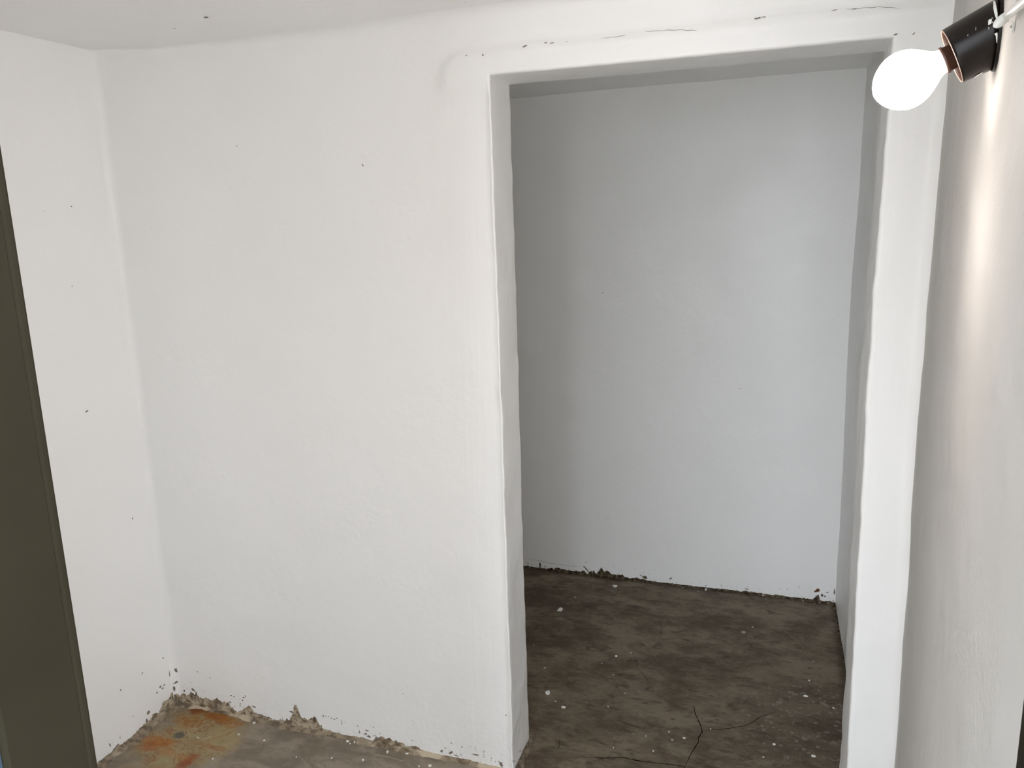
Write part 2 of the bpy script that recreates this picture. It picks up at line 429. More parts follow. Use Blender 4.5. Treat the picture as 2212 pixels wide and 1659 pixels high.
profile_post('rebate_strip', [(x0 - .073, y0 - .04), (x0 - .003, y0 - .04), (x0 - .003, y0 - .0005), (x0 - .073, y0 - .0005)], 0, 2.06, M_steel, 'blue-grey strip along the outer edge of the frame', door_frame)
rp = [(NX - .003, YN - .075), (NX - .003, YN - .006), (NX + .000, YN), (NX + .05, YN), (NX + .05, YN - .075)]
profile_post('door_2', [(x, y) for x, y in rp], 0, 2.06, M_olive, 'dark olive door frame edge at the far right')
bm = bmesh.new(); box(bm, PX0 - .072, NX + .05, .377, YN, 2.06, 2.10)
link('frame_head', bm, M_olive, door_frame, False)

# ------------------------------------------------------------------ bare plaster along the wall feet
def strip(name, pts, hts, nrm, fixed, mat, parent, seed, jag=.6, off=.0009, step=.0022, zmin=0):
    """ragged strip on a wall: pts = two end points, hts = [(t along in metres, height)]"""
    a, b = pts; L = (b - a).length; n = int(L / step); bmx = bmesh.new(); prev = None
    for i in range(n + 1):
        s = i * L / n; p = a + (b - a) * (s / L)
        h = hts[-1][1]
        for (s0, h0), (s1, h1) in zip(hts, hts[1:]):
            if s <= s1: h = h0 + (h1 - h0) * max(0, (s - s0) / (s1 - s0)); break
        q = (s, seed, 0)
        h *= max(.15, 1 + jag * (1.3 * n1(q, 20, seed) + .8 * n1(q, 62, seed + 3) + .45 * n1(q, 150, seed + 9)))
        h = max(0.0006, h)
        col = []
        for t in (0, .33, .66, 1):
            w = fixed(Vector((p.x, p.y, h * t)))
            col.append(bmx.verts.new(w + nrm * (off * (1.6 - .9 * t))))
        if prev:
            for c0, c1, d0, d1 in zip(prev, prev[1:], col, col[1:]): bmx.faces.new((c0, d0, d1, c1))
        prev = col
    o = link(name, bmx, mat, parent)
    return o
fixW = lambda p: warp(wfn(p.x, p.z)) 
def hpx(tab, Y):
    """table of (pixel x of the base line, height in pixels) -> metres"""
    out = []
    for px, py, h in tab:
        q = on_y(px, py, Y); q2 = on_y(px, py - h, Y); out.append((q.x, (q2.z - q.z) * (.62 if Y > 3 else .9)))
    return out
tabW = [(392, 1513, 22), (430, 1520, 26), (470, 1533, 22), (520, 1545, 17), (545, 1550, 20), (580, 1562, 10), (628, 1574, 11), (636, 1577, 22), (642, 1578, 34), (650, 1580, 32), (660, 1583, 24), (688, 1588, 26), (702, 1590, 9), (757, 1600, 5), (800, 1608, 6), (828, 1613, 16), (845, 1615, 12), (872, 1620, 15), (895, 1626, 16), (920, 1630, 5), (980, 1641, 4), (1060, 1655, 4), (1108, 1662, 6)]
hh = hpx(tabW, YW); X0 = XL + .001
strip('bare_plaster', (Vector((X0, YW, 0)), Vector((DL + .004, YW, 0))), [(x - X0, h) for x, h in hh], Vector((0, -1, 0)), fixW, M_bare, wall_front, 3.3)['label'] = 'ragged strip of exposed beige plaster at the foot'
fixL = lambda p: warp(Vector((xl_at(p.y), p.y, p.z)))
strip('bare_plaster', (Vector((xl_at(YW), YW - .015, 0)), Vector((xl_at(YN), YN, 0))), [(0, .045), (.05, .028), (.12, .018), (.3, .016), (.5, .014), (1.5, .012)], Vector((1, 0, 0)), fixL, M_bare, wall_left, 7.9)['label'] = 'ragged strip of exposed beige plaster at the foot'
fixB = lambda p: warp(Vector((p.x, YB, p.z)))
tabB = [(1130, 1227, 9), (1160, 1230, 7), (1240, 1238, 6), (1266, 1241, 14), (1280, 1242, 12), (1288, 1244, 6), (1293, 1246, 16), (1312, 1247, 17), (1330, 1249, 11), (1352, 1252, 8), (1362, 1254, 4), (1380, 1255, 7), (1400, 1257, 4), (1480, 1265, 3), (1600, 1278, 4), (1735, 1293, 4), (1752, 1296, 14), (1768, 1298, 27), (1772, 1298, 6), (1803, 1300, 5)]
hh = hpx(tabB, YB); X0 = hh[0][0]
strip('dirt_line', (Vector((X0, YB, 0)), Vector((XRB, YB, 0))), [(x - X0, max(.002, h)) for x, h in hh], Vector((0, -1, 0)), fixB, M_dirt, wall_back, 5.1, jag=.9, step=.0016)['label'] = 'dark crumbling line where paint has come away'
def mortar(name, a, b, inward, wid, hgt, mat, parent, seed):
    """uneven mortar fillet lying in the angle of wall and floor"""
    L = (b - a).length; n = int(L / .004); bmx = bmesh.new(); prev = None
    for i in range(n + 1):
        p = a + (b - a) * (i / n); q = (i * L / n, seed, 2)
        w = wid * (1 + .7 * n1(q, 9, seed) + .5 * n1(q, 40, seed)); h = hgt * (1 + .7 * n1(q, 14, seed + 2) + .5 * n1(q, 60, seed))
        w = max(w, .003); h = max(h, .001); col = []
        for t, g in ((-.004 / wid, 1.), (.15, .8), (.4, .45), (.75, .16), (1, -.25)):
            c = p + inward * (w * t); c.z = h * g + .0012 * n1(c, 90, seed)
            col.append(bmx.verts.new(c + Vector((0, 0, .0015))))
        if prev:
            for c0, c1, d0, d1 in zip(prev, prev[1:], col, col[1:]): bmx.faces.new((c0, d0, d1, c1))
        prev = col
    bmesh.ops.recalc_face_normals(bmx, faces=bmx.faces)
    return link(name, bmx, mat, parent)
mo = N('crumbly_mortar'); k = mo.noise(30, 5, .65, mo.map((1, 1, 1))); k2 = mo.noise(9, 3)
c_ = mo.mix(mo.step(k, .4, .6), srgb(104, 92, 76), srgb(150, 136, 116)); c_ = mo.mix(mo.step(k2, .5, .62), c_, srgb(188, 174, 152))
mo.set('Base Color', c_); mo.set('Roughness', .95); mo.set('Normal', mo.bump(mo.noise(120, 4), .8, .003)); M_mortar = mo.m
mortar('mortar_fillet', Vector((XL, YW, 0)), Vector((DL + .01, YW, 0)), Vector((0, -1, 0)), .017, .008, M_mortar, floor, 2.2)
mortar('mortar_fillet', Vector((xl_at(YN), YN, 0)), Vector((XL, YW, 0)), Vector((1, 0, 0)), .024, .010, M_mortar, floor, 6.2)
mortar('dirt_edge', Vector((-1.2, YB, 0)), Vector((XRB, YB, 0)), Vector((0, -1, 0)), .012, .0025, M_dirt, floor, 8.8)
mortar('dirt_edge', Vector((XRB + .008 * (YB - YW - TH), YW + TH, 0)), Vector((XRB, YB, 0)), Vector((-1, 0, 0)), .010, .003, M_dirt, floor, 4.4)

# mortar hump running along the foot of the left reveal
a, b = on_floor(1158, 1580), on_floor(1122, 1672)
bmx = bmesh.new(); prev = None; dv = (b - a); side = Vector((dv.y, -dv.x, 0)).normalized()
if side.x < 0: side = -side
for i in range(41):
    t = i / 40; p = a + dv * t; col = []
    hw = .020 * min(1, math.sqrt(t * 5 + .02)) * (1 + .25 * n1((t, 1, 1), 6, 2)); hg = .008 * min(1, t * 6)
    for j in range(9):
        s = -1 + j / 4; q = p + side * (hw * s - .012)
        q.z = hg * (1 - s * s) ** .8 + .0013 * n1(q, 110, 1) + .001
        if abs(s) == 1: q.z = -.004
        col.append(bmx.verts.new(q))
    if prev:
        for c0, c1, d0, d1 in zip(prev, prev[1:], col, col[1:]): bmx.faces.new((c0, d0, d1, c1))
    prev = col
bmesh.ops.recalc_face_normals(bmx, faces=bmx.faces)
hm = N('hump_cement'); hm.set('Base Color', hm.mix(hm.step(hm.noise(60, 5, .7), .4, .62), srgb(84, 72, 58), srgb(122, 110, 94))); hm.set('Roughness', .95); hm.set('Normal', hm.bump(hm.noise(150, 4), .8, .002))
link('cement_hump', bmx, hm.m, floor)['label'] = 'rough brown cement ridge at the foot of the doorway'

# ------------------------------------------------------------------ cracks in the floor
def ribbon(name, P, w, nrm, mat, parent, seed, fn=None, lift=.0006, jit=.0012, sub=.006):
    pts = []
    for p, q in zip(P, P[1:]):
        n = max(1, int((q - p).length / sub))
        pts += [p + (q - p) * (i / n) for i in range(n)]
    pts.append(P[-1]); bmx = bmesh.new(); prev = None; L = len(pts)
    for i, p in enumerate(pts):
        d = (pts[min(i + 1, L - 1)] - pts[max(i - 1, 0)]).normalized(); s = nrm.cross(d)
        p2 = p + s * (jit * n1(p, 70, seed) * 2)
        ww = w * (.6 + .7 * abs(n1(p, 50, seed + 5)) * 2) * min(1, .25 + 4 * min(i, L - 1 - i) / L)
        q = [p2 + s * ww * .5, p2 - s * ww * .5]
        if fn: q = [fn(c) for c in q]
        vs = [bmx.verts.new(c + nrm * lift) for c in q]
        if prev: bmx.faces.new((prev[0], prev[1], vs[1], vs[0]))
        prev = vs
    bmesh.ops.recalc_face_normals(bmx, faces=bmx.faces)
    return link(name, bmx, mat, parent)
UPV = Vector((0, 0, 1))
ff = lambda c: ffn(c.x, c.y)
for i, (pl, w, mt) in enumerate((
    ([(1498, 1520), (1502, 1542), (1511, 1562), (1516, 1575), (1516, 1583), (1509, 1593), (1508, 1605), (1495, 1624), (1480, 1655)], .0034, M_crack),
    ([(1516, 1577), (1552, 1576), (1592, 1571), (1617, 1566), (1641, 1550), (1676, 1537)], .0027, M_crack),
    ([(1252, 1634), (1299, 1639), (1339, 1637), (1375, 1643), (1430, 1650), (1480, 1656), (1476, 1672)], .0032, M_crack),
    ([(1368, 1414), (1377, 1432), (1376, 1443), (1389, 1456), (1407, 1481)], .0018, M_crackf),
    ([(1143, 1483), (1181, 1487), (1208, 1485)], .0024, M_crackf),
    ([(1210, 1593), (1209, 1608), (1205, 1620)], .0018, M_crackf),
    ([(1426, 1346), (1429, 1358), (1426, 1370), (1400, 1384)], .0016, M_crackf),
    ([(1252, 1280), (1400, 1297), (1489, 1306)], .0016, M_crackf))):
    ribbon('floor_crack', [on_floor(*q) for q in pl], w, UPV, mt, floor, i * 1.3, ff)
M_scr = plain('pale_scratch', srgb(128, 118, 100), .8, .2, 90)
for i, (pl, w) in enumerate((([(806, 1629), (835, 1634), (872, 1645)], .0040), )):
    ribbon('paint_smear', [on_floor(*q) for q in pl], w, UPV, M_flaked, floor, 3.3 + i, ff, jit=.0005)
for i, (pl, w) in enumerate((([(1690, 1360), (1722, 1385), (1735, 1400), (1740, 1412)], .0030), ([(1672, 1388), (1692, 1373)], .0018), ([(1705, 1366), (1738, 1380)], .002),
                             ([(1300, 1480), (1312, 1490)], .0014), ([(1290, 1530), (1330, 1537), (1390, 1539)], .0013))):
    ribbon('pale_scratch', [on_floor(*q) for q in pl], w, UPV, M_scr, floor, 5.3 + i, ff, jit=.0005)

# ------------------------------------------------------------------ chips and hairlines in the wall paint
def patch(name, c, rx, rz, ang, nrm, ax, mat, parent, seed, fn, lift=.0007, jag=.35, n=26):
    bmx = bmesh.new(); vs = []
    for i in range(n):
        t = 2 * math.pi * i / n; r = 1 + jag * (n1((math.cos(t), math.sin(t), seed), 1.6, seed) * 1.6 + n1((math.cos(t), math.sin(t), seed), 5, seed) * .8)
        a_, b_ = rx * r * math.cos(t), rz * r * math.sin(t)
        u, w = a_ * math.cos(ang) - b_ * math.sin(ang), a_ * math.sin(ang) + b_ * math.cos(ang)
        p = c + ax * u + UPV * w if abs(nrm.z) < .5 else c + Vector((u, w, 0))
        vs.append(bmx.verts.new(fn(p) + nrm * lift))
    cv = bmx.verts.new(fn(c) + nrm * lift)
    for i in range(n): bmx.faces.new((vs[i], vs[(i + 1) % n], cv))
    bmesh.ops.recalc_face_normals(bmx, faces=bmx.faces)
    return link(name, bmx, mat, parent)
XA = Vector((1, 0, 0)); NWv = Vector((0, -1, 0)); s = 0
def wp(px, py, rx, ry, ang, mat=M_chipw, jag=.4):
    global s; s += 1
    c = on_y(px, py, YW); k = (c - E0).length / FPX
    patch('paint_chip', c, rx * k, ry * k, math.radians(ang), NWv, XA, mat, wall_front, s * 1.71, fixW, jag=jag)
for a in ((1138, 101, 5, 1.6, 18), (1183, 94, 3, 1.3, 5), (1196, 94, 4, .8, 5), (1228, 90, 2, .9, 5), (1639, 40, 6, 1.7, 12), (1652, 37, 4, 1, 8), (1805, 22, 4, .9, 8), (1848, 20, 4, .9, 0),
          (1935, 75, 3.4, 1.2, 12), (1974, 73, 3, .9, 40), (1012, 122, 1.1, 1.1, 0), (1048, 121, 1.6, 1.4, 0), (783, 356, 2.6, 1.1, -55), (511, 315, 1, 1, 0),
          (381, 1447, 2, 5, 0), (383, 1473, 2.6, 2, 20), (381, 1484, 1.4, 5, 10), (377, 1472, 3, .9, -15), (398, 1493, 1.6, 3, -20), (417, 1490, 4, 2, -40), (424, 1497, 2, 3, 0),
          (500, 1502, 1.6, 1.6, 0), (506, 1504, 1.2, 1.2, 0), (527, 1506, 3, 1.2, 20), (531, 1503, 1.5, 1.5, 0), (498, 1516, 2.4, 1.3, 0), (525, 1512, 1.5, 1.5, 0), (550, 1526, 3.5, 2, -20),
          (553, 1541, 3.5, 2, 0), (583, 1551, 6, 3, -12), (620, 1553, 2.5, 2, 0), (630, 1537, 5, 1.6, -8), (699, 1546, 1.8, 1.8, 0), (705, 1547, 1, 1, 0), (711, 1547, 1.2, 1.2, 0), (717, 1551, 2, 1, 0), (723, 1553, 1.6, 1.2, 0), (728, 1551, 1.2, 1.2, 0),
          (695, 1568, 1.6, 3, 0), (793, 1577, 4, 1.2, -5), (790, 1584, 3.5, 2, 30), (797, 1590, 4, 2.5, -20), (808, 1588, 1.2, 1.2, 0), (816, 1596, 4, 4, 0), (840, 1599, 6, 2.5, -20),
          (894, 1613, 3, 2, 20), (911, 1620, 1.2, 1, 0), (954, 1622, 3, 2.5, 0), (973, 1626, 5, 2, 35), (997, 1614, 2, 1, 30), (986, 1632, 5, 1.3, -10), (1028, 1630, 8, 1.3, 0), (1103, 1617, 2.5, 1.5, 40), (1082, 1650, 3, 6, 30), (1094, 1545, 1.4, 1, 0),
          (871, 1499, 1, 1, 0), (1101, 1503, .9, 1.6, 0), (1108, 1640, 2, 4, 0), (454, 1463, 1, .8, 0), (427, 1451, 1.2, 1, 0)):
    wp(*a)
# spalls in the left wall
for (px, py, rx, ry, an) in ((366, 1456, .8, 5.5, -5), (367, 1441, .9, 1.5, 0), (306, 1455, 2, 1, 30), (260, 1492, 1, 1.6, 0), (346, 1485, 1.6, 2, 0), (354, 1481, 1.3, 1.5, 0), (351, 1488, 1.5, 2, 0), (339, 1497, 1.2, 1.5, 0), (321, 1540, 2.6, 3.2, 20), (317, 1558, 1.2, 4, 0), (353, 1530, 1.5, 5, -10), (346, 1540, 1.5, 4, 0), (236, 1611, .8, 4, 10), (248, 1616, 6, 2, 20), (365, 1420, .7, 1.2, 0), (352, 1422, 1, 1.6, -20), (186, 888, 2.4, 1.6, 20), (287, 1120, 1.2, 1.5, 0), (153, 446, 1, 1, 0)):
    s += 1; c = on_left(px, py); k = (c - E0).length / FPX
    patch('paint_chip', c, rx * k * 1.5, ry * k, math.radians(an), NL, Vector((0, 1, 0)), M_chipw, wall_left, s * 1.3, fixL)
# back wall marks
for (px, py, rx, ry, an, mt) in ((1267, 1214, 1, 1, 0, M_dirt), (1262, 1224, 1.2, 1.5, 0, M_dirt), (1268, 1230, 7, 1.2, -50, M_dirt), (1276, 1239, 5, 5, 0, M_rustdirt), (1167, 1222, 2, 6, 0, M_dirt), (1245, 1235, 1.2, 4, 0, M_dirt),
                             (1392, 1247, 5, 3, 0, M_dirt), (1384, 1243, 2.5, .9, -40, M_dirt), (1448, 1249, 3.5, 1, 50, M_dirt), (1307, 1240, 7, 5, -10, M_dirt), (1612, 1272, 4, .8, 0, M_dirt), (1765, 1276, 5, 3, 30, M_rustdirt), (1776, 1286, 2, 3, 0, M_dirt), (1803, 1278, 1.5, 5, 0, M_chipw), (1782, 1288, 1.5, 1.5, 0, M_dirt), (1788, 1280, 2, 1, 40, M_chipw),
                             (1302, 632, 1.8, .8, 20, M_crackw), (1600, 839, 1.5, .9, 0, M_crackw)):
    s += 1; c = on_y(px, py, YB); k = (c - E0).length / FPX
    patch('paint_chip', c, rx * k, ry * k, math.radians(an), NWv, XA, mt, wall_back, s * 1.3, fixB)
ribbon('hairline_crack', [on_y(*q, YB) for q in ((1134, 1208), (1160, 1210), (1190, 1217), (1230, 1222), (1259, 1224))], .0013, NWv, M_crackw, wall_back, 2.2, fixB)
ribbon('hairline_crack', [on_y(*q, YW) for q in ((1300, 84), (1345, 78), (1372, 70), (1420, 66), (1470, 65), (1518, 68))], .0012, NWv, M_crackw, wall_front, 4.2, fixW)
ribbon('hairline_crack', [on_y(*q, YW) for q in ((1830, 22), (1860, 18), (1905, 16), (1945, 18))], .0012, NWv, M_crackw, wall_front, 5.2, fixW)
# ceiling nicks
for (px, py, rx, ry, an) in ((443, 32, 5, .9, -5), (376, 58, 1.6, .9, 0)):
    d = ray(px, py); c = E0 + d * ((ZC - EYE) / d.z); k = (c - E0).length / FPX
    patch('paint_chip', c, rx * k, ry * k * 3, math.radians(an), Vector((0, 0, -1)), XA, M_crackw, ceiling, px, lambda p: warp(Vector((p.x, p.y, ZC))), lift=.001)

# ------------------------------------------------------------------ flakes and crumbs on the floor
flakes = [  # px, py, width px, height px, label, category
    (1210, 1318, 12, 8, 'largest white paint flake, in the left part of the back room floor'),
    (1329, 1267, 10, 5, 'white oval paint flake close to the far wall of the back room'),
    (1183, 1497, 10, 9, 'bright white paint flake on back room floor beside the doorway reveal'),
    (1217, 1528, 10, 5, 'flat white paint flake, a hand away from the doorway reveal'),
    (1740, 1504, 12, 4, 'thin bright white paint sliver on the dark patch at the right'),
    (1757, 1634, 10, 5, 'white paint flake at the bottom right of the back room floor'),
    (1672, 1608, 8, 4, 'small pointed white flake left of the pale blotches'),
    (1478, 1594, 6, 3, 'small white flake left of the forked floor crack'),
    (1452, 1598, 6, 4, 'dull round flake farther left of the forked floor crack'),
    (1748, 1471, 4, 2.5, 'tiny bright flake above the white sliver on the right'),
    (1606, 1367, 9, 5, 'dull beige flake in the middle of the back room floor'),
    (1331, 1417, 6, 3, 'small white flake in mid floor left of a faint hairline crack'),
    (1525, 1274, 5, 4, 'round white crumb at the foot of the back wall'),
    (1649, 1287, 6, 4, 'pale pebble at the foot of the back wall, right half'),
    (1762, 1296, 8, 4, 'pale crumb in front of the brown gouge by the back corner'),
    (879, 1628, 9, 4, 'white paint flake beside the pale smear on the front floor'),
    (929, 1654, 7, 5, 'round white flake at the bottom edge of the photo'),
    (752, 1601, 8, 5, 'stubby white plaster chip at the foot of the doorway wall'),
    (549, 1563, 6, 4, 'small white splinter right of the rust stain'),
    (837, 1625, 5, 4, 'small white crumb above the pale smear on the front floor'),
    (641, 1608, 1, 1, None)]
flakes = [f for f in flakes if f[4]]
def flake(name, c, w, h, mat, seed, thick=.0012):
    """one curled chip: irregular outline, real thickness, local origin on its base"""
    rnd = random.Random(seed); n = 11; bmx = bmesh.new(); top, bot = [], []
    for i in range(n):
        t = 2 * math.pi * i / n; r = .75 + .45 * rnd.random()
        x, y = w / 2 * r * math.cos(t), h / 2 * r * math.sin(t)
        cz = .22 * (x * x) / max(w, .001) + .1 * y
        cz = max(0, cz)
        top.append(bmx.verts.new((x * .93, y * .93, cz + thick))); bot.append(bmx.verts.new((x, y, cz)))
    bmx.faces.new(top); bmx.faces.new(bot[::-1])
    for i in range(n): bmx.faces.new((bot[i], bot[(i + 1) % n], top[(i + 1) % n], top[i]))
    bmesh.ops.recalc_face_normals(bmx, faces=bmx.faces)
    o = link(name, bmx, mat, smooth=False); o.location = ffn(c.x, c.y) + Vector((0, 0, .0003)); return o
def flsize(px, py, w, h):
    c = on_floor(px, py); a, b = on_floor(px - w / 2, py), on_floor(px + w / 2, py)
    d, e = on_floor(px, py - h / 2), on_floor(px, py + h / 2)
    return c, (a - b).length, (d - e).length
for i, (px, py, w, h, lab) in enumerate(flakes):
    c, ww, hh_ = flsize(px, py, w, h)
    cat = 'crumb' if ('crumb' in lab or 'pebble' in lab) else 'paint flake'
    o = flake('plaster_crumb' if cat == 'crumb' else 'paint_flake', c, ww, hh_, M_flaked if ('dull' in lab or 'pale' in lab and 'smear' not in lab and 'blotch' not in lab) else M_flake, i * 7 + 3, .0035 if cat == 'crumb' else .0014)
    o.rotation_euler.z = (i * 37 % 40 - 20) * .01
    tag(o, lab, cat, None)
specks = [(1363, 1410), (1314, 1527), (1325, 1457), (1649, 1636), (1395, 1590), (1411, 1623), (1350, 1498), (1177, 1443), (1562, 1277), (1508, 1278), (1474, 1269), (1281, 1251), (1200, 1515), (1757, 1430), (1626, 1356), (1153, 1394), (1800, 1530), (1535, 1575), (1325, 1616), (1445, 1580), (1300, 1433), (1242, 1291), (1227, 1305)]
s0 = None
for i, (px, py) in enumerate(specks):
    c, ww, hh_ = flsize(px, py, 2.6, 1.9)
    if s0 is None:
        s0 = flake('paint_speck', c, ww, hh_, M_flake, 91, .001); o = s0
    else:
        o = s0.copy(); COL.objects.link(o); o.location = ffn(c.x, c.y) + Vector((0, 0, .0003)); k = .7 + .06 * (i * 5 % 9); o.scale = (k, k, 1)
    o.rotation_euler.z = i * .7
    tag(o, 'tiny white paint speck on the brown floor of the back room', 'paint speck', 'paint specks on the back room floor')
s0 = None
for i, (px, py) in enumerate([(766, 1604), (788, 1603), (756, 1607), (516, 1588), (427, 1594), (571, 1600), (717, 1638), (784, 1643), (905, 1656), (640, 1636), (460, 1640), (523, 1553), (545, 1556)]):
    c, ww, hh_ = flsize(px, py, 4, 3)
    if s0 is None:
        s0 = flake('plaster_grain', c, ww, hh_, M_flake, 55, .0025); o = s0
    else:
        o = s0.copy(); COL.objects.link(o); o.location = ffn(c.x, c.y) + Vector((0, 0, .0003)); k = .6 + .06 * (i * 5 % 9); o.scale = (k, k, k)
    o.rotation_euler.z = i * .9
    tag(o, 'tiny white plaster grain on the front floor near the foot of the wall', 'plaster grain', 'plaster grains on the front floor')
s0 = None
for i, (px, py) in enumerate([(1735, 1299), (1750, 1297), (1770, 1302), (1789, 1304), (1759, 1305), (1775, 1300), (1817, 1368), (1820, 1388), (1822, 1397), (1815, 1352)]):
    c, ww, hh_ = flsize(px, py, 4, 3)
    if s0 is None:
        s0 = flake('corner_crumb', c, ww, hh_, M_flaked, 57, .0025); o = s0
    else:
        o = s0.copy(); COL.objects.link(o); o.location = ffn(c.x, c.y) + Vector((0, 0, .0003)); k = .6 + .06 * (i * 5 % 9); o.scale = (k, k, k)
    o.rotation_euler.z = i * .9
    tag(o, 'tiny pale crumb lying along the far right corner of the back room', 'plaster crumb', 'crumbs in the back room corner')

# ------------------------------------------------------------------ lamp on the right wall
DLAMP = .95; MO = E0 + ray(2057, 122) * DLAMP
az, al = math.atan(RS), math.radians(24)
AX = Vector((-math.cos(az) * math.cos(al), math.sin(az) * math.cos(al), -math.sin(al))).normalized()
SD = AX.cross(UPV).normalized(); DN = SD.cross(AX).normalized()
if DN.z > 0: DN = -DN
KP = DLAMP / FPX * ray(2057, 122).dot(FW) * 1.0      # metres per pixel at the lamp
RM = 60.5 * KP
def lathe(bmx, C0, A, prof, n=48, clip=None):
    """prof = [(distance along A, radius)]"""
    u = SD; w = DN; prev = None
    for t, r in prof:
        ring = []
        for i in range(n):
            a = 2 * math.pi * i / n; ring.append(bmx.verts.new(C0 + A * t + (u * math.cos(a) + w * math.sin(a)) * r))
        if prev:
            for i in range(n): bmx.faces.new((prev[i], prev[(i + 1) % n], ring[(i + 1) % n], ring[i]))
        prev = ring
    return prev
bake = N('dark_bakelite'); kk = bake.noise(6, 3)
bake.set('Base Color', bake.mix(kk, (.006, .0038, .0028), (.010, .0062, .0045))); bake.set('Roughness', .30); bake.set('Specular IOR Level', .22)
bake.set('Normal', bake.bump(bake.noise(40, 2), .06, .001)); M_bake = bake.m
M_bakein = plain('brown_bakelite_inside', (.030, .012, .007), .45, .4, 40)
M_whitep = plain('white_gloss_paint', (.78, .78, .74), .35, .5, 60)
def wall_dist(p): return (p - PR).dot(NR)
LH = empty('lamp_holder', MO - AX * .05, 'dark brown angled lamp holder fixed to the right wall', 'lamp holder')
# shroud: oblique cylinder cut flat where it meets the wall
bm = bmesh.new(); n = 64; TP = .055
def sh_pt(t, a, r): return MO + AX * t + (SD * math.cos(a) + DN * math.sin(a)) * r
rows = []
for i in range(n):
    a = 2 * math.pi * i / n; row = []
    # inner wall, lip, then the outer wall back to the plate
    for t, r in ((-.030, RM * .80), (-.012, RM * .84), (-.002, RM * .90), (-.0004, RM * .93), (.0003, RM * .96), (-.0005, RM * .99), (-.002, RM * 1.0)):
        row.append(bm.verts.new(sh_pt(t, a, r)))
    p0 = sh_pt(-.002, a, RM); dirr = (-AX + (SD * math.cos(a) + DN * math.sin(a)) * TP).normalized()
    dist = (wall_dist(p0) - .0045) / -dirr.dot(NR)
    for k in range(1, 9): row.append(bm.verts.new(p0 + dirr * dist * k / 8))
    rows.append(row)
for i in range(n):
    r0, r1 = rows[i], rows[(i + 1) % n]
    for k in range(len(r0) - 1): bm.faces.new((r0[k], r1[k], r1[k + 1], r0[k + 1]))
bm.faces.new([r[-1] for r in rows])
bmesh.ops.recalc_face_normals(bm, faces=bm.faces)
shroud = link('shroud', bm, M_bake, LH)
shroud.data.materials.append(M_bakein)
for f in shroud.data.polygons:
    c = f.center; t = (c - MO).dot(AX); r = ((c - MO) - AX * t).length
    if r < RM * .97 and t > -.031: f.material_index = 1
# rim bead, paler than the rest of the shroud
bm = bmesh.new()
lathe(bm, MO, AX, [(-.0006, RM * .945), (.0006, RM * .955), (.0008, RM * .975), (.0, RM * .99)], 64)
M_rim = plain('pale_rim', (.30, .22, .18), .3, .6, 60); link('rim', bm, M_rim, shroud)['label'] = 'pale brown rim of the shroud'
# flange against the wall
bm = bmesh.new(); a_, b_ = [], []
base = [(r[-1].co if False else None) for r in []]
pts = []
for i in range(n):
    a = 2 * math.pi * i / n; p0 = sh_pt(-.002, a, RM); dirr = (-AX + (SD * math.cos(a) + DN * math.sin(a)) * TP).normalized()
    pts.append(p0 + dirr * ((wall_dist(p0) - .0045) / -dirr.dot(NR)))
ctr = sum(pts, Vector()) / n
for p in pts:
    q = ctr + (p - ctr) * 1.05
    a_.append(bm.verts.new(q)); b_.append(bm.verts.new(q - NR * .0035))
bm.faces.new(a_); bm.faces.new(b_[::-1])
for i in range(n): bm.faces.new((a_[i], b_[i], b_[(i + 1) % n], a_[(i + 1) % n]))
bmesh.ops.recalc_face_normals(bm, faces=bm.faces)
link('base_plate', bm, M_bake, LH, False)
# inner socket with contact springs
bm = bmesh.new(); last = lathe(bm, MO, AX, [(-.030, RM * .80), (-.030, RM * .52), (-.004, RM * .50), (-.002, RM * .46), (-.004, RM * .42), (-.028, RM * .42)])
bm.faces.new(last); bmesh.ops.recalc_face_normals(bm, faces=bm.faces); link('socket', bm, M_bake, LH)
for sgn, an in ((1, 2.55), (-1, 1.75)):
    bm = bmesh.new(); c = MO + AX * -.012 + (SD * math.cos(an) + DN * math.sin(an)) * RM * .80
    tdir = (-SD * math.sin(an) + DN * math.cos(an)); rdir = (SD * math.cos(an) + DN * math.sin(an))
    vs = [bm.verts.new(c + AX * (.009 * i) + tdir * (.0022 * j) + rdir * (.0012 * k)) for i in (-1, 1) for j in (-1, 1) for k in (-1, 1)]
    for f in ((0, 1, 3, 2), (4, 6, 7, 5), (0, 4, 5, 1), (2, 3, 7, 6), (0, 2, 6, 4), (1, 5, 7, 3)): bm.faces.new([vs[i] for i in f])
    link('rib', bm, M_rim, shroud, False)
# white paint left on the shroud and plate
def ray_shroud(px, py, lift=.0004):
    """point where the sight line meets the outer side of the shroud"""
    d = ray(px, py); best = None; t = .80
    while t < 1.2:
        p = E0 + d * t; s_ = (p - MO).dot(AX); r = ((p - MO) - AX * s_).length
        if s_ < 0 and r <= RM + TP * (-s_) : best = p; break
        t += .0004
    if best is None: return None
    s_ = (best - MO).dot(AX); rad = (best - MO) - AX * s_
    return MO + AX * s_ + rad.normalized() * (RM + TP * (-s_) + lift)
def splash(poly, name='paint_splash'):
    P = [ray_shroud(*q) for q in poly]
    if any(p is None for p in P): return
    b = bmesh.new(); c = sum(P, Vector()) / len(P)
    vs = [b.verts.new(p) for p in P]; cv = b.verts.new(c + (c - MO - AX * (c - MO).dot(AX)).normalized() * .0003)
    for i in range(len(P)): b.faces.new((vs[i], vs[(i + 1) % len(P)], cv))
    bmesh.ops.recalc_face_normals(b, faces=b.faces); link(name, b, M_whitep, shroud, False)
def Z(x, y): return (2060 + x / 14.553, y / 14.553)
splash([Z(1085, 795), Z(1085, 680), Z(1110, 625), Z(1190, 600), Z(1205, 660), Z(1180, 760)])
splash([Z(1190, 590), Z(1215, 550), Z(1250, 600), Z(1225, 590)])
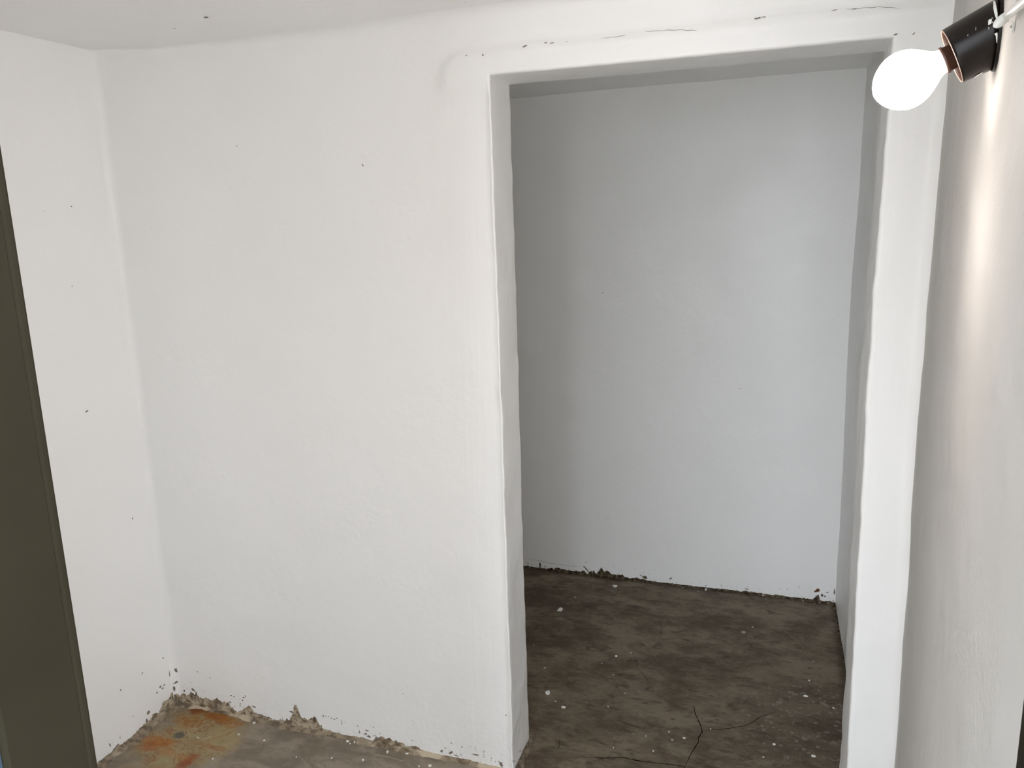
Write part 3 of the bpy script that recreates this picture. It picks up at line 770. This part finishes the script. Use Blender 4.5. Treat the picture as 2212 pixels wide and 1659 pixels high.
splash([Z(1205, 720), Z(1215, 685), Z(1245, 700), Z(1235, 735)])
splash([Z(425, 1135), Z(450, 1095), Z(468, 1100), Z(450, 1130)])
splash([Z(1095, 850), Z(1115, 850), Z(1115, 935), Z(1095, 935)])
splash([Z(690, 960), Z(695, 860), Z(710, 860), Z(703, 960)])
splash([Z(1280, 1075), Z(1320, 1040), Z(1375, 1025), Z(1378, 1150), Z(1365, 1350), Z(1345, 1350), Z(1325, 1180), Z(1335, 1080)])
def splash_strip(Lp, Rp):
    b = bmesh.new(); prev = None
    def lerp(T, t):
        k = min(int(t * (len(T) - 1)), len(T) - 2); f = t * (len(T) - 1) - k
        return (T[k][0] + (T[k + 1][0] - T[k][0]) * f, T[k][1] + (T[k + 1][1] - T[k][1]) * f)
    for i in range(13):
        a0, b0 = lerp(Lp, i / 12), lerp(Rp, i / 12); row = [ray_shroud(a0[0] + (b0[0] - a0[0]) * q / 3, a0[1] + (b0[1] - a0[1]) * q / 3, .0006) for q in range(4)]
        if any(p is None for p in row): prev = None; continue
        row = [b.verts.new(p) for p in row]
        if prev:
            for c0, c1, d0, d1 in zip(prev, prev[1:], row, row[1:]): b.faces.new((c0, d0, d1, c1))
        prev = row
    if not b.faces: b.free(); return
    bmesh.ops.recalc_face_normals(b, faces=b.faces); link('paint_splash', b, M_whitep, shroud, False)
splash_strip([Z(1250, 0), Z(1255, 150), Z(1250, 280), Z(1280, 430), Z(1350, 660)], [Z(1300, 0), Z(1330, 150), Z(1360, 280), Z(1382, 430), Z(1388, 660)])
splash_strip([(2101, 168.0), (2109, 162.0), (2118, 157.0), (2122, 155)], [(2102, 169.0), (2110.5, 163.5), (2119, 158.5), (2122.5, 156)])

# light bulb, held by the socket
LB = empty('light_bulb', MO + AX * (17 * KP), 'glowing white round light bulb in the dark lamp holder', 'light bulb')
em = N('lit_bulb'); em.t.nodes.remove(em.b)
ge = em.t.nodes.new('ShaderNodeNewGeometry'); dt = em.t.nodes.new('ShaderNodeVectorMath'); dt.operation = 'DOT_PRODUCT'
em.t.links.new(ge.outputs['Normal'], dt.inputs[0]); dt.inputs[1].default_value = AX
st = em.step(dt.outputs['Value'], .62, 1.0, 15.0, 2100.0)
ee = em.t.nodes.new('ShaderNodeEmission'); ee.inputs[0].default_value = (1, .88, .80, 1); em.t.links.new(st, ee.inputs[1]); em.t.links.new(ee.outputs[0], em.out.inputs[0])
RB = 63 * KP
bm = bmesh.new(); C0 = MO + AX * (17 * KP)
prof = [(0, 26), (4, 25.5), (10, 27), (18, 32), (27, 39.5), (37, 47.5), (48, 54.5), (59, 59.5), (70, 62.3), (81, 63.3), (92, 62.3), (103, 59.2), (114, 53.6), (124, 46), (133, 36.5), (140, 26), (145, 14.5), (147.5, 5)]
last = lathe(bm, C0, AX, [(t * KP, r * KP) for t, r in prof], 48); bm.faces.new(last)
bmesh.ops.recalc_face_normals(bm, faces=bm.faces); link('bulb_globe', bm, em.m, LB)['label'] = 'glowing white globe'
M_collar = plain('brown_collar', (.06, .026, .016), .4, .5, 50)
bm = bmesh.new(); lathe(bm, C0, AX, [(1.5 * KP, 24 * KP), (2.0 * KP, 28 * KP), (.5 * KP, 29.5 * KP), (-4 * KP, 29.5 * KP), (-6 * KP, 27 * KP), (-30 * KP, 26 * KP)])
bmesh.ops.recalc_face_normals(bm, faces=bm.faces); link('bulb_cap', bm, M_collar, LB)['label'] = 'brown cap ring at the neck'

# conduit with its end sleeve and saddle clip
def tube(name, P, R, mat, parent=None, n=16, capr=True):
    b = bmesh.new(); prev = None; L = len(P)
    for i, p in enumerate(P):
        d = (P[min(i + 1, L - 1)] - P[max(i - 1, 0)]).normalized(); u = NR.cross(d).normalized(); w = d.cross(u)
        r = R[i]; ring = [b.verts.new(p + (u * math.cos(2 * math.pi * j / n) + w * math.sin(2 * math.pi * j / n)) * r) for j in range(n)]
        if prev:
            for j in range(n): b.faces.new((prev[j], prev[(j + 1) % n], ring[(j + 1) % n], ring[j]))
        else: b.faces.new(ring)
        prev = ring
    b.faces.new(prev); bmesh.ops.recalc_face_normals(b, faces=b.faces)
    return link(name, b, mat, parent)
def seg(a, b, n): return [a + (b - a) * (i / n) for i in range(n + 1)]
rc = 7.3 * KP
A0 = on_right(2150, 56, .0165); A1 = on_right(2171, 38, .0085); A2 = on_right(2212, 4, rc * 1.05); A3 = on_right(2330, -95, rc * 1.05)
CB = empty('electrical_conduit', A1, 'white painted cable conduit running up the right wall from the lamp holder', 'conduit')
tube('conduit_pipe', seg(A1, A2, 6) + seg(A2, A3, 12)[1:], [rc] * 19, M_whitep, CB)
sl = seg(A0, A1, 10); rs = [2.2, 5.2, 7.0, 8.0, 8.6, 9.0, 9.2, 9.3, 9.3, 9.3, 8.6]
tube('end_sleeve', sl, [r * KP for r in rs], M_whitep, CB)
SCp = empty('saddle_clip', on_right(2178, 42, 0), 'small white painted saddle clip holding the conduit to the wall', 'cable clip')
bm = bmesh.new(); dcl = (A2 - A1).normalized(); ucl = NR.cross(dcl).normalized()
if ucl.z > 0: ucl = -ucl
cc_ = A1 + dcl * (5 * KP); base_h = (cc_ - PR).dot(NR); secs = []
for t in (-6 * KP, 6 * KP):
    row = []
    for j in range(25):
        s_ = -1 + j / 12
        if abs(s_) > .45:
            off = (abs(s_) - .45) / .55 * 19 * KP + rc * 1.15
            p = cc_ + ucl * math.copysign(off, s_); h = .0034
        else:
            th = s_ / .45 * math.pi / 2
            p = cc_ + ucl * (math.sin(th) * rc * 1.15); h = max(.0034, base_h + math.cos(th) * rc * 1.2)
        p = p - NR * ((p - PR).dot(NR)) + NR * h
        k = 1 if abs(s_) < .75 else math.sqrt(max(.05, 1 - ((abs(s_) - .75) / .25) ** 2))
        row.append(p + dcl * t * k)
    secs.append(row)
vt = [[bm.verts.new(p) for p in row] for row in secs] + [[bm.verts.new(p - NR * .0012) for p in row] for row in secs]
for j in range(24):
    for q0, q1 in ((0, 1), (3, 2), (0, 2), (1, 3)): bm.faces.new((vt[q0][j], vt[q0][j + 1], vt[q1][j + 1], vt[q1][j]))
for j in (0, 24): bm.faces.new((vt[0][j], vt[1][j], vt[3][j], vt[2][j]))
bmesh.ops.recalc_face_normals(bm, faces=bm.faces); strap = link('strap', bm, M_whitep, SCp)
for sg in (-1, 1):
    c = cc_ + ucl * (sg * (rc * 1.15 + 9 * KP)); c = c - NR * ((c - PR).dot(NR)) + NR * .0032
    tube('screw_head', [c, c + NR * .0007, c + NR * .0012], [2.6 * KP, 2.5 * KP, 1.6 * KP], plain('screw_grey', (.35, .33, .30), .5, .5, 50) if sg == 1 else M_whitep, strap, 12)
